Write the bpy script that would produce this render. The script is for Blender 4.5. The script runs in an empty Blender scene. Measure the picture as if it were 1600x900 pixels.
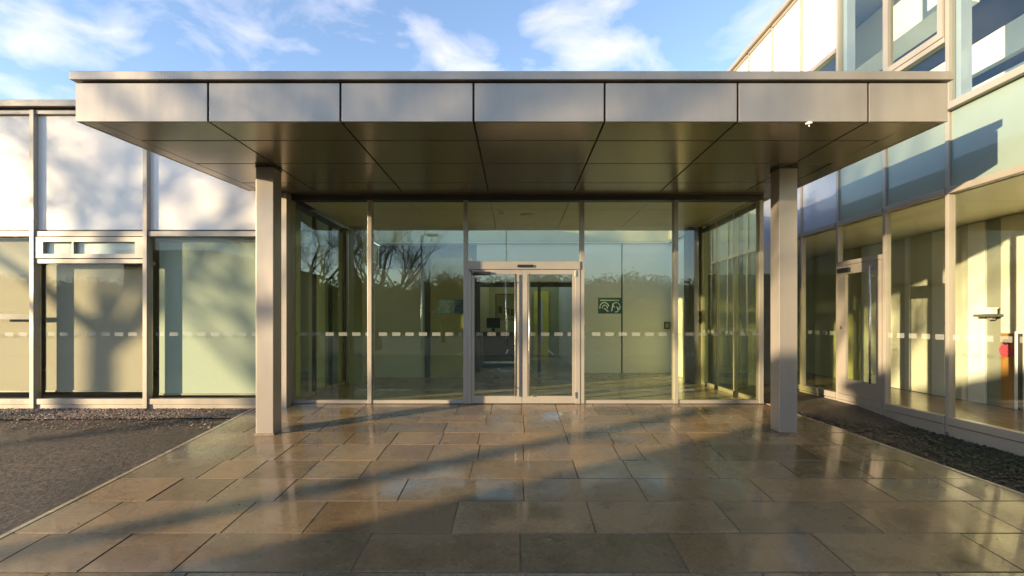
import bpy, bmesh, math, random
from mathutils import Vector, Matrix
R = math.radians
sc = bpy.context.scene
C = sc.collection

# ------------------------------------------------------------------ camera, sky, sun, exposure
cam = bpy.data.objects.new('camera', bpy.data.cameras.new('camera'))
C.objects.link(cam)
cam.location = (0, 0, 1.30)
cam.rotation_euler = (R(90), 0, 0)
cam.data.sensor_width = 36
cam.data.lens = 17
cam.data.shift_x = -6/1600
cam.data.shift_y = 53/1600
cam.data.clip_start = 0.05
cam.data.clip_end = 3000
sc.camera = cam

SUN = Vector((1.0, 0.57, -0.18)).normalized()          # direction the light travels
ELEV = math.asin(-SUN.z)
AZ = math.atan2(-SUN.x, -SUN.y)                        # clockwise from +Y towards +X

w = bpy.data.worlds.new('World'); sc.world = w; w.use_nodes = True
nt = w.node_tree; nt.nodes.clear()
def N(nt, t, **k):
    n = nt.nodes.new(t)
    for a, b in k.items(): setattr(n, a, b)
    return n
sky = N(nt, 'ShaderNodeTexSky', sky_type='NISHITA', sun_disc=False, sun_elevation=ELEV, sun_rotation=AZ,
        air_density=1.0, dust_density=0.15, ozone_density=2.2)
tc = N(nt, 'ShaderNodeTexCoord')
sep = N(nt, 'ShaderNodeSeparateXYZ'); nt.links.new(tc.outputs['Generated'], sep.inputs[0])
zc = N(nt, 'ShaderNodeMath', operation='MAXIMUM'); nt.links.new(sep.outputs[2], zc.inputs[0]); zc.inputs[1].default_value = 0.04
zd = N(nt, 'ShaderNodeMath', operation='ADD'); nt.links.new(zc.outputs[0], zd.inputs[0]); zd.inputs[1].default_value = 0.12
dv = N(nt, 'ShaderNodeVectorMath', operation='DIVIDE'); nt.links.new(tc.outputs['Generated'], dv.inputs[0])
cz = N(nt, 'ShaderNodeCombineXYZ')
for i in range(3): nt.links.new(zd.outputs[0], cz.inputs[i])
nt.links.new(cz.outputs[0], dv.inputs[1])
mp = N(nt, 'ShaderNodeMapping'); nt.links.new(dv.outputs[0], mp.inputs[0])
mp.inputs['Location'].default_value = (3.7, 1.25, 0); mp.inputs['Scale'].default_value = (1.0, 1.0, 0.25)
n1 = N(nt, 'ShaderNodeTexNoise'); n1.inputs['Scale'].default_value = 4.2; n1.inputs['Detail'].default_value = 9; n1.inputs['Roughness'].default_value = 0.54; n1.inputs['Distortion'].default_value = 0.35
nt.links.new(mp.outputs[0], n1.inputs['Vector'])
def cdir(az_x, el_z):                                   # a heading (x per metre north) and a rise (z per metre north) on the cloud plane
    d = Vector((az_x, 1, el_z)).normalized(); return (d.x/(d.z+.12), d.y/(d.z+.12), 0)
acc = None
for hx, hz, rad, amt in ((.135, .55, .24, .20), (-.10, .54, .17, .17), (-1.05, .58, .22, .14), (-.43, .54, .24, .06), (-.80, .655, .26, .04), (.52, .64, .14, .06), (-1.0, .47, .12, .06)):
    dn = N(nt, 'ShaderNodeVectorMath', operation='DISTANCE'); nt.links.new(dv.outputs[0], dn.inputs[0]); c3 = cdir(hx, hz)
    fl = N(nt, 'ShaderNodeVectorMath', operation='MULTIPLY'); nt.links.new(dv.outputs[0], fl.inputs[0]); fl.inputs[1].default_value = (1, 1, 0)
    nt.links.new(fl.outputs[0], dn.inputs[0]); dn.inputs[1].default_value = c3
    mr = N(nt, 'ShaderNodeMapRange', interpolation_type='SMOOTHSTEP'); nt.links.new(dn.outputs['Value'], mr.inputs[0])
    mr.inputs[1].default_value = 0; mr.inputs[2].default_value = rad; mr.inputs[3].default_value = amt; mr.inputs[4].default_value = 0
    if acc is None: acc = mr.outputs[0]
    else:
        ad = N(nt, 'ShaderNodeMath', operation='ADD'); nt.links.new(acc, ad.inputs[0]); nt.links.new(mr.outputs[0], ad.inputs[1]); acc = ad.outputs[0]
ad = N(nt, 'ShaderNodeMath', operation='ADD'); nt.links.new(acc, ad.inputs[0]); nt.links.new(n1.outputs[0], ad.inputs[1])
cr = N(nt, 'ShaderNodeValToRGB'); nt.links.new(ad.outputs[0], cr.inputs[0])
cr.color_ramp.elements[0].position = 0.50; cr.color_ramp.elements[0].color = (0, 0, 0, 1)
cr.color_ramp.elements[1].position = 0.98; cr.color_ramp.elements[1].color = (0.78, 0.78, 0.78, 1)
skm = N(nt, 'ShaderNodeMix', data_type='RGBA', blend_type='MULTIPLY'); skm.inputs[0].default_value = 1.0
nt.links.new(sky.outputs[0], skm.inputs[6]); skm.inputs[7].default_value = (1.12, .98, .99, 1)
mx = N(nt, 'ShaderNodeMix', data_type='RGBA')
nt.links.new(cr.outputs[0], mx.inputs[0]); nt.links.new(skm.outputs[2], mx.inputs[6])
mx.inputs[7].default_value = (3.85, 3.4, 3.4, 1)
bg = N(nt, 'ShaderNodeBackground'); bg.inputs['Strength'].default_value = 0.15
nt.links.new(mx.outputs[2], bg.inputs['Color'])
wo = N(nt, 'ShaderNodeOutputWorld'); nt.links.new(bg.outputs[0], wo.inputs[0])

sl = bpy.data.lights.new('sun', 'SUN'); sl.energy = 3.9; sl.angle = R(0.6); sl.color = (1.0, 0.79, 0.50)
so = bpy.data.objects.new('sun', sl); C.objects.link(so)
so.rotation_euler = SUN.to_track_quat('-Z', 'Y').to_euler()

sc.view_settings.view_transform = 'Standard'; sc.view_settings.look = 'None'
sc.view_settings.gamma = 1; sc.view_settings.use_curve_mapping = False
sc.view_settings.exposure = 1.68
sc.cycles.transparent_max_bounces = 40; sc.cycles.max_bounces = 10; sc.cycles.diffuse_bounces = 5; sc.cycles.glossy_bounces = 5
sc.cycles.use_denoising = True
sc.cycles.caustics_reflective = False; sc.cycles.caustics_refractive = False

# ------------------------------------------------------------------ helpers
class MB:
    def __init__(s): s.v = []; s.f = []; s.c = []
    def quad(s, pts, col=None):
        n = len(s.v); s.v += [tuple(p) for p in pts]; s.f.append(tuple(range(n, n+len(pts)))); s.c.append(col); return s
    def box(s, x0, x1, y0, y1, z0, z1, col=None):
        n = len(s.v)
        s.v += [(x0,y0,z0),(x1,y0,z0),(x1,y1,z0),(x0,y1,z0),(x0,y0,z1),(x1,y0,z1),(x1,y1,z1),(x0,y1,z1)]
        for f in ((0,3,2,1),(4,5,6,7),(0,1,5,4),(1,2,6,5),(2,3,7,6),(3,0,4,7)):
            s.f.append(tuple(n+i for i in f)); s.c.append(col)
        return s
    def prism(s, poly, z0, z1):                        # poly counter-clockwise in x, y
        n = len(s.v); k = len(poly)
        s.v += [(x,y,z0) for x,y in poly] + [(x,y,z1) for x,y in poly]
        s.f.append(tuple(n+i for i in reversed(range(k)))); s.c.append(None)
        s.f.append(tuple(n+k+i for i in range(k))); s.c.append(None)
        for i in range(k):
            j = (i+1) % k; s.f.append((n+i, n+j, n+k+j, n+k+i)); s.c.append(None)
        return s
    def tube(s, pts, rad, sides=8, cap=True):
        pts = [Vector(p) for p in pts]
        if not isinstance(rad, (list, tuple)): rad = [rad]*len(pts)
        rings = []
        up = Vector((0,0,1))
        for i, p in enumerate(pts):
            d = (pts[min(i+1, len(pts)-1)] - pts[max(i-1, 0)]).normalized()
            a = d.cross(up if abs(d.z) < .9 else Vector((1,0,0))).normalized(); b = d.cross(a)
            n = len(s.v)
            for k in range(sides):
                t = 2*math.pi*k/sides
                s.v.append(tuple(p + (a*math.cos(t) + b*math.sin(t))*rad[i]))
            rings.append(n)
        for a, b in zip(rings, rings[1:]):
            for k in range(sides):
                s.f.append((a+k, a+(k+1)%sides, b+(k+1)%sides, b+k)); s.c.append(None)
        if cap:
            s.f.append(tuple(rings[0]+k for k in reversed(range(sides)))); s.c.append(None)
            s.f.append(tuple(rings[-1]+k for k in range(sides))); s.c.append(None)
        return s
    def disc(s, c, r, h, sides=24):                    # flat cylinder hanging/standing on z
        return s.tube([(c[0],c[1],c[2]), (c[0],c[1],c[2]+h)], r, sides)
    def build(s, name, mat, parent=None, bevel=0, smooth=False):
        me = bpy.data.meshes.new(name); me.from_pydata(s.v, [], s.f); me.update()
        bm = bmesh.new(); bm.from_mesh(me); bmesh.ops.recalc_face_normals(bm, faces=bm.faces[:]); bm.to_mesh(me); bm.free()
        if any(c is not None for c in s.c):
            at = me.color_attributes.new('tint', 'FLOAT_COLOR', 'CORNER')
            for p in me.polygons:
                c = s.c[p.index] or (.5,.5,.5)
                for li in p.loop_indices: at.data[li].color = (*c, 1)
        me.materials.append(mat)
        if smooth:
            for p in me.polygons: p.use_smooth = True
        o = bpy.data.objects.new(name, me); C.objects.link(o)
        if parent: o.parent = parent
        if bevel:
            m = o.modifiers.new('bevel', 'BEVEL'); m.width = bevel; m.segments = 2; m.limit_method = 'ANGLE'
        return o
def bx(name, mat, parent, *d, bevel=0.003): return MB().box(*d).build(name, mat, parent, bevel)
def tag(o, label, cat, group=None):
    o['label'] = label; o['category'] = cat
    if group: o['group'] = group
    return o
def thing(name, label, cat, loc=(0,0,0), group=None):
    o = bpy.data.objects.new(name, None); C.objects.link(o); o.empty_display_size = .2
    o.location = loc
    return tag(o, label, cat, group)
def struct(o, kind='structure'):
    o['kind'] = kind; return o
def rebase(root, loc):
    """put an Empty at its thing's base after the parts were built in world coordinates"""
    root.location = loc
    for ch in root.children: ch.location = Vector(ch.location) - Vector(loc)

# ------------------------------------------------------------------ materials
def mat(name):
    m = bpy.data.materials.new(name); m.use_nodes = True
    return m, m.node_tree, m.node_tree.nodes['Principled BSDF']
def noise(nt, scale, detail=4, rough=.55, vec=None, dist=0):
    n = N(nt, 'ShaderNodeTexNoise'); n.inputs['Scale'].default_value = scale; n.inputs['Detail'].default_value = detail
    n.inputs['Roughness'].default_value = rough; n.inputs['Distortion'].default_value = dist
    if vec: nt.links.new(vec, n.inputs['Vector'])
    return n
def ramp(nt, src, stops):
    r = N(nt, 'ShaderNodeValToRGB'); nt.links.new(src, r.inputs[0])
    el = r.color_ramp.elements
    while len(el) < len(stops): el.new(0.5)
    for e, (p, c) in zip(el, stops):
        e.position = p; e.color = (*c, 1) if isinstance(c, (tuple, list)) else (c, c, c, 1)
    return r
def objco(nt, scale=(1,1,1)):
    t = N(nt, 'ShaderNodeTexCoord'); m = N(nt, 'ShaderNodeMapping'); m.inputs['Scale'].default_value = scale
    nt.links.new(t.outputs['Object'], m.inputs[0]); return m.outputs[0]
def bump(nt, src, bsdf, strength, dist=.01):
    b = N(nt, 'ShaderNodeBump'); b.inputs['Strength'].default_value = strength; b.inputs['Distance'].default_value = dist
    nt.links.new(src, b.inputs['Height']); nt.links.new(b.outputs[0], bsdf.inputs['Normal'])
def simple(name, col, rough=.5, metal=0, var=.12, scale=3, coat=0, spec=.5, stretch=(1,1,1), bmp=0, sheet=0):
    m, nt, b = mat(name)
    v = objco(nt, stretch); n = noise(nt, scale, 5, .6, v)
    lo = tuple(max(0, c*(1-var)) for c in col); hi = tuple(min(1, c*(1+var)) for c in col)
    nt.links.new(ramp(nt, n.outputs[0], [(.3, lo), (.7, hi)]).outputs[0], b.inputs['Base Color'])
    nt.links.new(ramp(nt, n.outputs[0], [(.3, max(0.02, rough*.8)), (.7, min(1, rough*1.2))]).outputs[0], b.inputs['Roughness'])
    b.inputs['Metallic'].default_value = metal; b.inputs['Coat Weight'].default_value = coat; b.inputs['Coat Roughness'].default_value = .03
    b.inputs['Specular IOR Level'].default_value = spec
    if bmp: bump(nt, n.outputs[0], b, bmp)
    if sheet:
        n2 = noise(nt, 1.6, 1, .4, objco(nt)); bump(nt, n2.outputs[0], b, sheet, .02)
    return m
def glass(name, tint, f0=.05, wav=.0):
    m, nt, b = mat(name); nt.nodes.remove(b); out = nt.nodes['Material Output']
    lw = N(nt, 'ShaderNodeLayerWeight'); lw.inputs[0].default_value = .5
    p = N(nt, 'ShaderNodeMath', operation='POWER'); p.inputs[1].default_value = 4.5; nt.links.new(lw.outputs['Facing'], p.inputs[0])
    s = N(nt, 'ShaderNodeMath', operation='MULTIPLY_ADD'); nt.links.new(p.outputs[0], s.inputs[0]); s.inputs[1].default_value = 1-f0; s.inputs[2].default_value = f0
    t = N(nt, 'ShaderNodeBsdfTransparent'); t.inputs[0].default_value = (*tint, 1)
    g = N(nt, 'ShaderNodeBsdfGlossy'); g.inputs['Roughness'].default_value = 0.004; g.inputs[0].default_value = (.82,.92,1,1)
    if wav:
        n = noise(nt, .9, 1, .4, objco(nt)); bp = N(nt, 'ShaderNodeBump'); bp.inputs['Strength'].default_value = wav; bp.inputs['Distance'].default_value = .05
        nt.links.new(n.outputs[0], bp.inputs['Height']); nt.links.new(bp.outputs[0], g.inputs['Normal'])
    mxs = N(nt, 'ShaderNodeMixShader'); nt.links.new(s.outputs[0], mxs.inputs[0]); nt.links.new(t.outputs[0], mxs.inputs[1]); nt.links.new(g.outputs[0], mxs.inputs[2])
    nt.links.new(mxs.outputs[0], out.inputs[0])
    return m

M = {}
M['frame'] = simple('champagne_aluminium', (.39,.345,.285), .36, .3, .06, 2, stretch=(1,1,.3))
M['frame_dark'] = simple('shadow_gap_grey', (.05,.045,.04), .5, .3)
M['fascia'] = simple('bronze_cladding', (.36,.318,.268), .34, .5, .10, 2.6, stretch=(1,1,.22), sheet=.25)
M['soffit'] = simple('bronze_soffit', (.40,.34,.25), .23, .8, .05, .35)
for l_ in list(M['soffit'].node_tree.links):
    if l_.to_socket.name == 'Roughness': M['soffit'].node_tree.links.remove(l_)
M['soffit'].node_tree.nodes['Principled BSDF'].inputs['Roughness'].default_value = .235
M['column'] = simple('bronze_column', (.365,.325,.28), .36, .4, .06, 1.5, stretch=(1,1,.2))
M['gap'] = simple('panel_joint', (.015,.013,.012), .7)
M['glass'] = glass('entrance_glass', (.97,.99,.85), .072, .035)
M['glass_room'] = glass('window_glass', (.95,.97,.93), .018, .02)
M['glass_wing'] = glass('wing_glass', (.968,.975,.945), .055, .02)
M['glass_up'] = glass('upper_window_glass', (.90,.95,.93), .07, .02)
M['white_panel'] = simple('white_glazed_panel', (.84,.785,.71), .25, 0, .02, .8, coat=.5)
M['spandrel'] = simple('teal_spandrel_glass', (.22,.28,.235), .35, 0, .06, .6, coat=1)
M['spandrel_light'] = simple('pale_spandrel_glass', (.42,.44,.50), .3, 0, .05, .6, coat=1)
M['blind_beige'] = simple('beige_blind_fabric', (.55,.47,.37), .85, 0, .04, 30)
M['blind_green'] = simple('pale_green_blind_fabric', (.76,.80,.70), .85, 0, .03, 20)
def translucent(m, fac):
    nt = m.node_tree; b = nt.nodes['Principled BSDF']; t = N(nt, 'ShaderNodeBsdfTranslucent'); mm = N(nt, 'ShaderNodeMixShader'); mm.inputs[0].default_value = fac
    nt.links.new(b.inputs['Base Color'].links[0].from_socket, t.inputs[0]); nt.links.new(b.outputs[0], mm.inputs[1]); nt.links.new(t.outputs[0], mm.inputs[2])
    nt.links.new(mm.outputs[0], nt.nodes['Material Output'].inputs[0])
translucent(M['blind_beige'], .22); translucent(M['blind_green'], .45)
M['wall_cream'] = simple('cream_plaster', (.66,.65,.52), .7, 0, .04, 1.2)
M['room_teal'] = simple('pale_teal_wall', (.62,.70,.68), .7, 0, .05, 1)
M['wall_white'] = simple('white_plaster', (.85,.85,.76), .6, 0, .03, 1.2)
M['wall_olive'] = simple('olive_board', (.42,.40,.20), .6, 0, .12, 1.5)
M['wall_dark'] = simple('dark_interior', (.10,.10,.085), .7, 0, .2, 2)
M['ceiling'] = simple('lobby_ceiling', (.80,.78,.58), .35, 0, .08, 1.0)
M['ceiling_grey'] = simple('grey_ceiling', (.26,.28,.30), .7, 0, .05, 1.0)
M['ceiling_white'] = simple('white_ceiling', (.78,.78,.76), .7, 0, .03, 1.0)
M['shade_grey'] = simple('grey_green_shade', (.56,.56,.42), .5, 0, .04, 1.2)
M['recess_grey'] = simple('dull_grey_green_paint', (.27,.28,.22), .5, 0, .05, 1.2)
M['wood_floor'] = simple('brown_floor', (.22,.16,.10), .22, 0, .25, 4, stretch=(4,.4,1))
M['lobby_floor'] = simple('lobby_floor', (.34,.28,.19), .22, 0, .2, 3)
M['wood'] = simple('brown_wood', (.36,.19,.05), .4, 0, .25, 5, stretch=(6,6,.4))
M['black'] = simple('black_plastic', (.02,.02,.02), .35)
M['white'] = simple('white_plastic', (.8,.8,.78), .4, var=.03)
M['red'] = simple('red_plastic', (.62,.07,.10), .4)
M['steel'] = simple('brushed_steel', (.62,.60,.56), .28, .9, .05)
M['marking'] = simple('frosted_marking', (.80,.80,.76), .6, var=.03)
m, nt, b = mat('dashed_frosting'); out = nt.nodes['Material Output']
b.inputs['Base Color'].default_value = (.75,.76,.70,1); b.inputs['Roughness'].default_value = .7
se = N(nt, 'ShaderNodeSeparateXYZ'); nt.links.new(objco(nt), se.inputs[0])
q1 = N(nt, 'ShaderNodeMath', operation='ADD'); nt.links.new(se.outputs[0], q1.inputs[0]); nt.links.new(se.outputs[1], q1.inputs[1])
q2 = N(nt, 'ShaderNodeMath', operation='MULTIPLY'); nt.links.new(q1.outputs[0], q2.inputs[0]); q2.inputs[1].default_value = 1/.213
q3 = N(nt, 'ShaderNodeMath', operation='FRACT'); nt.links.new(q2.outputs[0], q3.inputs[0])
q4 = N(nt, 'ShaderNodeMath', operation='LESS_THAN'); nt.links.new(q3.outputs[0], q4.inputs[0]); q4.inputs[1].default_value = .62
q5 = N(nt, 'ShaderNodeMath', operation='MULTIPLY'); nt.links.new(q4.outputs[0], q5.inputs[0]); q5.inputs[1].default_value = .115
tr = N(nt, 'ShaderNodeBsdfTransparent'); mxs = N(nt, 'ShaderNodeMixShader'); nt.links.new(q5.outputs[0], mxs.inputs[0])
nt.links.new(tr.outputs[0], mxs.inputs[1]); nt.links.new(b.outputs[0], mxs.inputs[2]); nt.links.new(mxs.outputs[0], out.inputs[0])
M['dashes'] = m
M['sign_ink'] = simple('dark_teal_print', (.02,.05,.065), .4)
M['sign_light'] = simple('pale_print', (.34,.42,.38), .5)
M['sign_dim'] = simple('dim_grey_print', (.10,.115,.11), .5)
M['paper'] = simple('paper_notice', (.13,.135,.11), .7)
M['yellow'] = simple('yellow_panel', (.75,.62,.10), .5)
M['bark'] = simple('grey_bark', (.085,.07,.055), .9, 0, .3, 6, bmp=.3)
M['brick'] = None

# stone paving (tint per slab, damp patches)
m, nt, b = mat('riven_sandstone')
v = objco(nt)
at = N(nt, 'ShaderNodeAttribute', attribute_name='tint')
a = noise(nt, 1.3, 6, .6, v, .4); f = noise(nt, 34, 6, .7, v); st = noise(nt, 5.5, 7, .65, v, 1.2)
mult = N(nt, 'ShaderNodeMix', data_type='RGBA', blend_type='MULTIPLY'); mult.inputs[0].default_value = 1
nt.links.new(at.outputs['Color'], mult.inputs[6]); nt.links.new(ramp(nt, a.outputs[0], [(.3, (.82,.83,.84)), (.7, (1.15,1.12,1.05))]).outputs[0], mult.inputs[7])
m2 = N(nt, 'ShaderNodeMix', data_type='RGBA', blend_type='MULTIPLY'); m2.inputs[0].default_value = 1
nt.links.new(mult.outputs[2], m2.inputs[6]); nt.links.new(ramp(nt, f.outputs[0], [(.25, .66), (.5, 1.0), (.75, 1.22)]).outputs[0], m2.inputs[7])
m3 = N(nt, 'ShaderNodeMix', data_type='RGBA', blend_type='MULTIPLY'); m3.inputs[0].default_value = 1
nt.links.new(m2.outputs[2], m3.inputs[6]); nt.links.new(ramp(nt, st.outputs[0], [(.25, .55), (.46, 1.0)]).outputs[0], m3.inputs[7])
nt.links.new(m3.outputs[2], b.inputs['Base Color'])
nt.links.new(ramp(nt, a.outputs[0], [(.34, .07), (.66, .46)]).outputs[0], b.inputs['Roughness'])
b.inputs['Specular IOR Level'].default_value = .6
wet = noise(nt, .85, 4, .55, v, .6)
nt.links.new(ramp(nt, wet.outputs[0], [(.42, .0), (.62, .85)]).outputs[0], b.inputs['Coat Weight']); b.inputs['Coat Roughness'].default_value = .05; b.inputs['Coat IOR'].default_value = 1.36
add = N(nt, 'ShaderNodeMath', operation='MULTIPLY_ADD'); nt.links.new(f.outputs[0], add.inputs[0]); add.inputs[1].default_value = .18; add.inputs[2].default_value = 0
bump(nt, add.outputs[0], b, .22, .006)
M['slab'] = m
M['mortar'] = simple('sandy_mortar', (.20,.155,.105), .8, 0, .8, 2.5, bmp=.3)

def grainy(name, c0, c1, scale, rough, bstr, big=1.0):
    m, nt, b = mat(name); v = objco(nt)
    n = noise(nt, scale, 5, .75, v); g = noise(nt, big, 5, .6, v)
    mm = N(nt, 'ShaderNodeMix', data_type='RGBA', blend_type='MULTIPLY'); mm.inputs[0].default_value = 1
    nt.links.new(ramp(nt, n.outputs[0], [(.32, c0), (.68, c1)]).outputs[0], mm.inputs[6]); nt.links.new(ramp(nt, g.outputs[0], [(.3, .5), (.7, 1.5)]).outputs[0], mm.inputs[7])
    nt.links.new(mm.outputs[2], b.inputs['Base Color'])
    nt.links.new(ramp(nt, g.outputs[0], [(.35, rough*.55), (.65, rough)]).outputs[0], b.inputs['Roughness'])
    bump(nt, n.outputs[0], b, bstr, .012)
    return m
M['tarmac'] = grainy('damp_tarmac', (.008,.006,.0045), (.135,.098,.068), 20, .85, 1.0, .9)
M['soil'] = grainy('mossy_soil', (.018,.016,.010), (.075,.062,.038), 30, .9, .9, 1.6)
M['stone'] = grainy('brown_pebble', (.09,.06,.045), (.28,.21,.16), 9, .6, .2)
M['leaf_litter'] = simple('dead_leaf', (.16,.085,.035), .7, 0, .5, 8)
M['moss'] = simple('moss_blade', (.045,.06,.018), .8, 0, .5, 9)
M['foliage'] = simple('evergreen_leaf', (.045,.055,.022), .7, 0, .5, 2)
M['hill'] = simple('distant_hill', (.06,.07,.035), .9, 0, .3, .02)
m, nt, b = mat('red_brick')
t = N(nt, 'ShaderNodeTexBrick'); t.inputs['Scale'].default_value = 1; t.inputs['Brick Width'].default_value = .225; t.inputs['Row Height'].default_value = .075; t.inputs['Mortar Size'].default_value = .01
t.inputs['Color1'].default_value = (.24,.10,.06,1); t.inputs['Color2'].default_value = (.32,.15,.09,1); t.inputs['Mortar'].default_value = (.3,.27,.23,1)
tcn = N(nt, 'ShaderNodeTexCoord'); se = N(nt, 'ShaderNodeSeparateXYZ'); nt.links.new(tcn.outputs['Object'], se.inputs[0])
ad = N(nt, 'ShaderNodeMath', operation='ADD'); nt.links.new(se.outputs[0], ad.inputs[0]); nt.links.new(se.outputs[1], ad.inputs[1])
cb = N(nt, 'ShaderNodeCombineXYZ'); nt.links.new(ad.outputs[0], cb.inputs[0]); nt.links.new(se.outputs[2], cb.inputs[1]); nt.links.new(cb.outputs[0], t.inputs['Vector'])
nt.links.new(t.outputs['Color'], b.inputs['Base Color']); b.inputs['Roughness'].default_value = .85
M['brick'] = m

# ------------------------------------------------------------------ ground
def gz(y): return -.75 + .097*min(max(y, 3.30), 7.72)
def xr(y): return 4.14 + (7.03-y)*.228                  # right edge of the paving
XL = -4.0
g = MB()
ys = [-900, -200, -60, -20, 0, 3.30, 4.4, 5.5, 6.6, 7.72, 12, 40, 900]
xs = [-900, -100, -30, -12, -4, 4, 12, 30, 100, 900]
for i in range(len(xs)-1):
    for j in range(len(ys)-1):
        g.quad([(xs[i],ys[j],gz(ys[j])-.035), (xs[i+1],ys[j],gz(ys[j])-.035), (xs[i+1],ys[j+1],gz(ys[j+1])-.035), (xs[i],ys[j+1],gz(ys[j+1])-.035)])
struct(g.build('ground', M['tarmac']))

rng = random.Random(5)
RY = [7.70, 7.08, 6.73, 6.29, 5.85, 5.355, 4.873, 4.385, 3.84, 3.34]
RJ = [[500,565,715,768,815,870,930,985,1040,1090], [470,590,655,760,818,875,985,1030,1100,1165],
      [506,607,696,819,881,1006,1050,1141], [475,546,616,690,748,886,955,1024,1079,1153],
      [380,445,518,598,674,748,818,963,1000,1120,1266,1339], [330,401,486,572,737,899,980,1110,1231,1340,1430],
      [260,350,448,630,818,1001,1188,1373,1500], [154,375,494,711,923,1135,1344,1551], [30,168,306,566,813,1058,1298,1547]]
PAL = [(.315,.228,.135), (.30,.22,.134), (.32,.235,.14), (.285,.22,.138), (.29,.228,.144), (.305,.215,.126), (.27,.205,.128), (.305,.234,.149)]
s = MB(); base = MB()
def slab(x0, x1, y0, y1, xa=None, xb=None):
    """chamfered slab; xa, xb: own x at the far edge"""
    xa = x0 if xa is None else xa; xb = x1 if xb is None else xb
    k = rng.choice(PAL); q = rng.uniform(.55, .86); col = tuple(c*q*w_ for c, w_ in zip(k, (1.0, .93, .83)))
    e = .0035; ch = .004
    dz = rng.uniform(-.0015, .0015); tx = rng.uniform(-.0018, .0018); ty = rng.uniform(-.0015, .0015)
    def P(x, y, i, z): return (x, y, gz(y) + dz + tx*i[0] + ty*i[1] + z)
    lo = [P(x0+e,y0+e,(-1,-1),-.012), P(x1-e,y0+e,(1,-1),-.012), P(xb-e,y1-e,(1,1),-.012), P(xa+e,y1-e,(-1,1),-.012)]
    mi = [P(x0+e,y0+e,(-1,-1),-ch), P(x1-e,y0+e,(1,-1),-ch), P(xb-e,y1-e,(1,1),-ch), P(xa+e,y1-e,(-1,1),-ch)]
    c2 = e+ch
    hi = [P(x0+c2,y0+c2,(-1,-1),0), P(x1-c2,y0+c2,(1,-1),0), P(xb-c2,y1-c2,(1,1),0), P(xa+c2,y1-c2,(-1,1),0)]
    for a, b in ((lo, mi), (mi, hi)):
        for i in range(4):
            j = (i+1) % 4; s.quad([a[i], a[j], b[j], b[i]], tuple(c*.75 for c in col))
    s.quad(hi, col)
for r in range(9):
    y1, y0 = RY[r], RY[r+1]; ym = (y0+y1)/2
    X = sorted((x-806)*ym/755 for x in RJ[r])
    X = [x for x in X if XL+.2 < x < xr(ym)-.2]
    while X[0] - XL > 1.35: X.insert(0, X[0]-rng.uniform(.7,1.1))
    X = [x for x in X if x > XL+.15]
    while xr(ym) - X[-1] > 1.4: X.append(X[-1]+rng.uniform(.7,1.1))
    E = [XL] + X + [None]
    for a, b_ in zip(E, E[1:]):
        if b_ is None: slab(a, xr(y0), y0, y1, a, xr(y1))
        else: slab(a, b_, y0, y1)
x = XL
while x < 5.0:
    nx = min(x+rng.uniform(.55,.95), 5.05); slab(x, nx, 3.02, 3.335); x = nx
while x > 9: break
struct(s.build('pavement', M['slab']))
for ya, yb in ((3.02, 3.30), (3.30, 7.72)):
    base.quad([(XL-.045,ya,gz(ya)-.0085), (xr(ya)+.045,ya,gz(ya)-.0085), (xr(yb)+.045,yb,gz(yb)-.0085), (XL-.045,yb,gz(yb)-.0085)])
    for xa, xb in ((XL-.045, XL-.045), (xr(ya)+.045, xr(yb)+.045)):
        base.quad([(xa,ya,gz(ya)-.05), (xa,ya,gz(ya)-.0085), (xb,yb,gz(yb)-.0085), (xb,yb,gz(yb)-.05)])
struct(base.build('pavement_bed', M['mortar']))
ed = MB()
for sx in (-1, 1):
    for ya, yb in ((3.02, 3.30), (3.30, 7.72)):
        e0, e1 = (XL, XL) if sx < 0 else (xr(ya), xr(yb)); w_ = .05*sx
        n_ = 1 if yb < 3.4 else 5
        for i in range(n_):
            p, q = ya+(yb-ya)*i/n_+.004, ya+(yb-ya)*(i+1)/n_-.004; a0 = e0+(e1-e0)*i/n_; a1 = e0+(e1-e0)*(i+1)/n_
            c_ = tuple(c*rng.uniform(.95, 1.1) for c in (.34,.27,.18)); g0, g1 = gz(p)+.004, gz(q)+.004
            ed.quad([(a0+.004*sx,p,g0),(a0+w_,p,g0),(a1+w_,q,g1),(a1+.004*sx,q,g1)], c_)
            ed.quad([(a0+w_,p,g0-.06),(a0+w_,p,g0),(a1+w_,q,g1),(a1+w_,q,g1-.06)], c_); ed.quad([(a0+.004*sx,p,g0-.06),(a0+.004*sx,p,g0),(a1+.004*sx,q,g1),(a1+.004*sx,q,g1-.06)], c_)
            ed.quad([(a0+.004*sx,p,g0-.06),(a0+w_,p,g0-.06),(a0+w_,p,g0),(a0+.004*sx,p,g0)], c_); ed.quad([(a1+.004*sx,q,g1-.06),(a1+w_,q,g1-.06),(a1+w_,q,g1),(a1+.004*sx,q,g1)], c_)
struct(ed.build('kerb_edging', M['slab']))
# gravel margin on the left, soil bed on the right
gb = MB().quad([(-30,6.45,gz(6.45)-.022), (-4.06,7.0,gz(7.0)-.022), (-4.06,7.50,gz(7.5)-.022), (-30,7.50,gz(7.5)-.022)])
struct(gb.build('gravel_bed', M['soil']))
sb = MB()
for ya, yb in ((-2, 3.3), (3.3, 5.2), (5.2, 7.72), (7.72, 11.0)):
    xa = xr(ya) if 3.3 <= ya <= 7.72 else xr(3.3 if ya < 3.3 else 7.72)
    xb = xr(yb) if 3.3 <= yb <= 7.72 else xr(7.72)
    if yb > 7.72: xa = xb = 3.97
    sb.quad([(xa+.05,ya,gz(ya)-.026), (5.52,ya,-.145), (5.52,yb,-.145), (xb+.05,yb,gz(yb)-.026)])
struct(sb.build('soil_bed', M['soil']))

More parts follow.
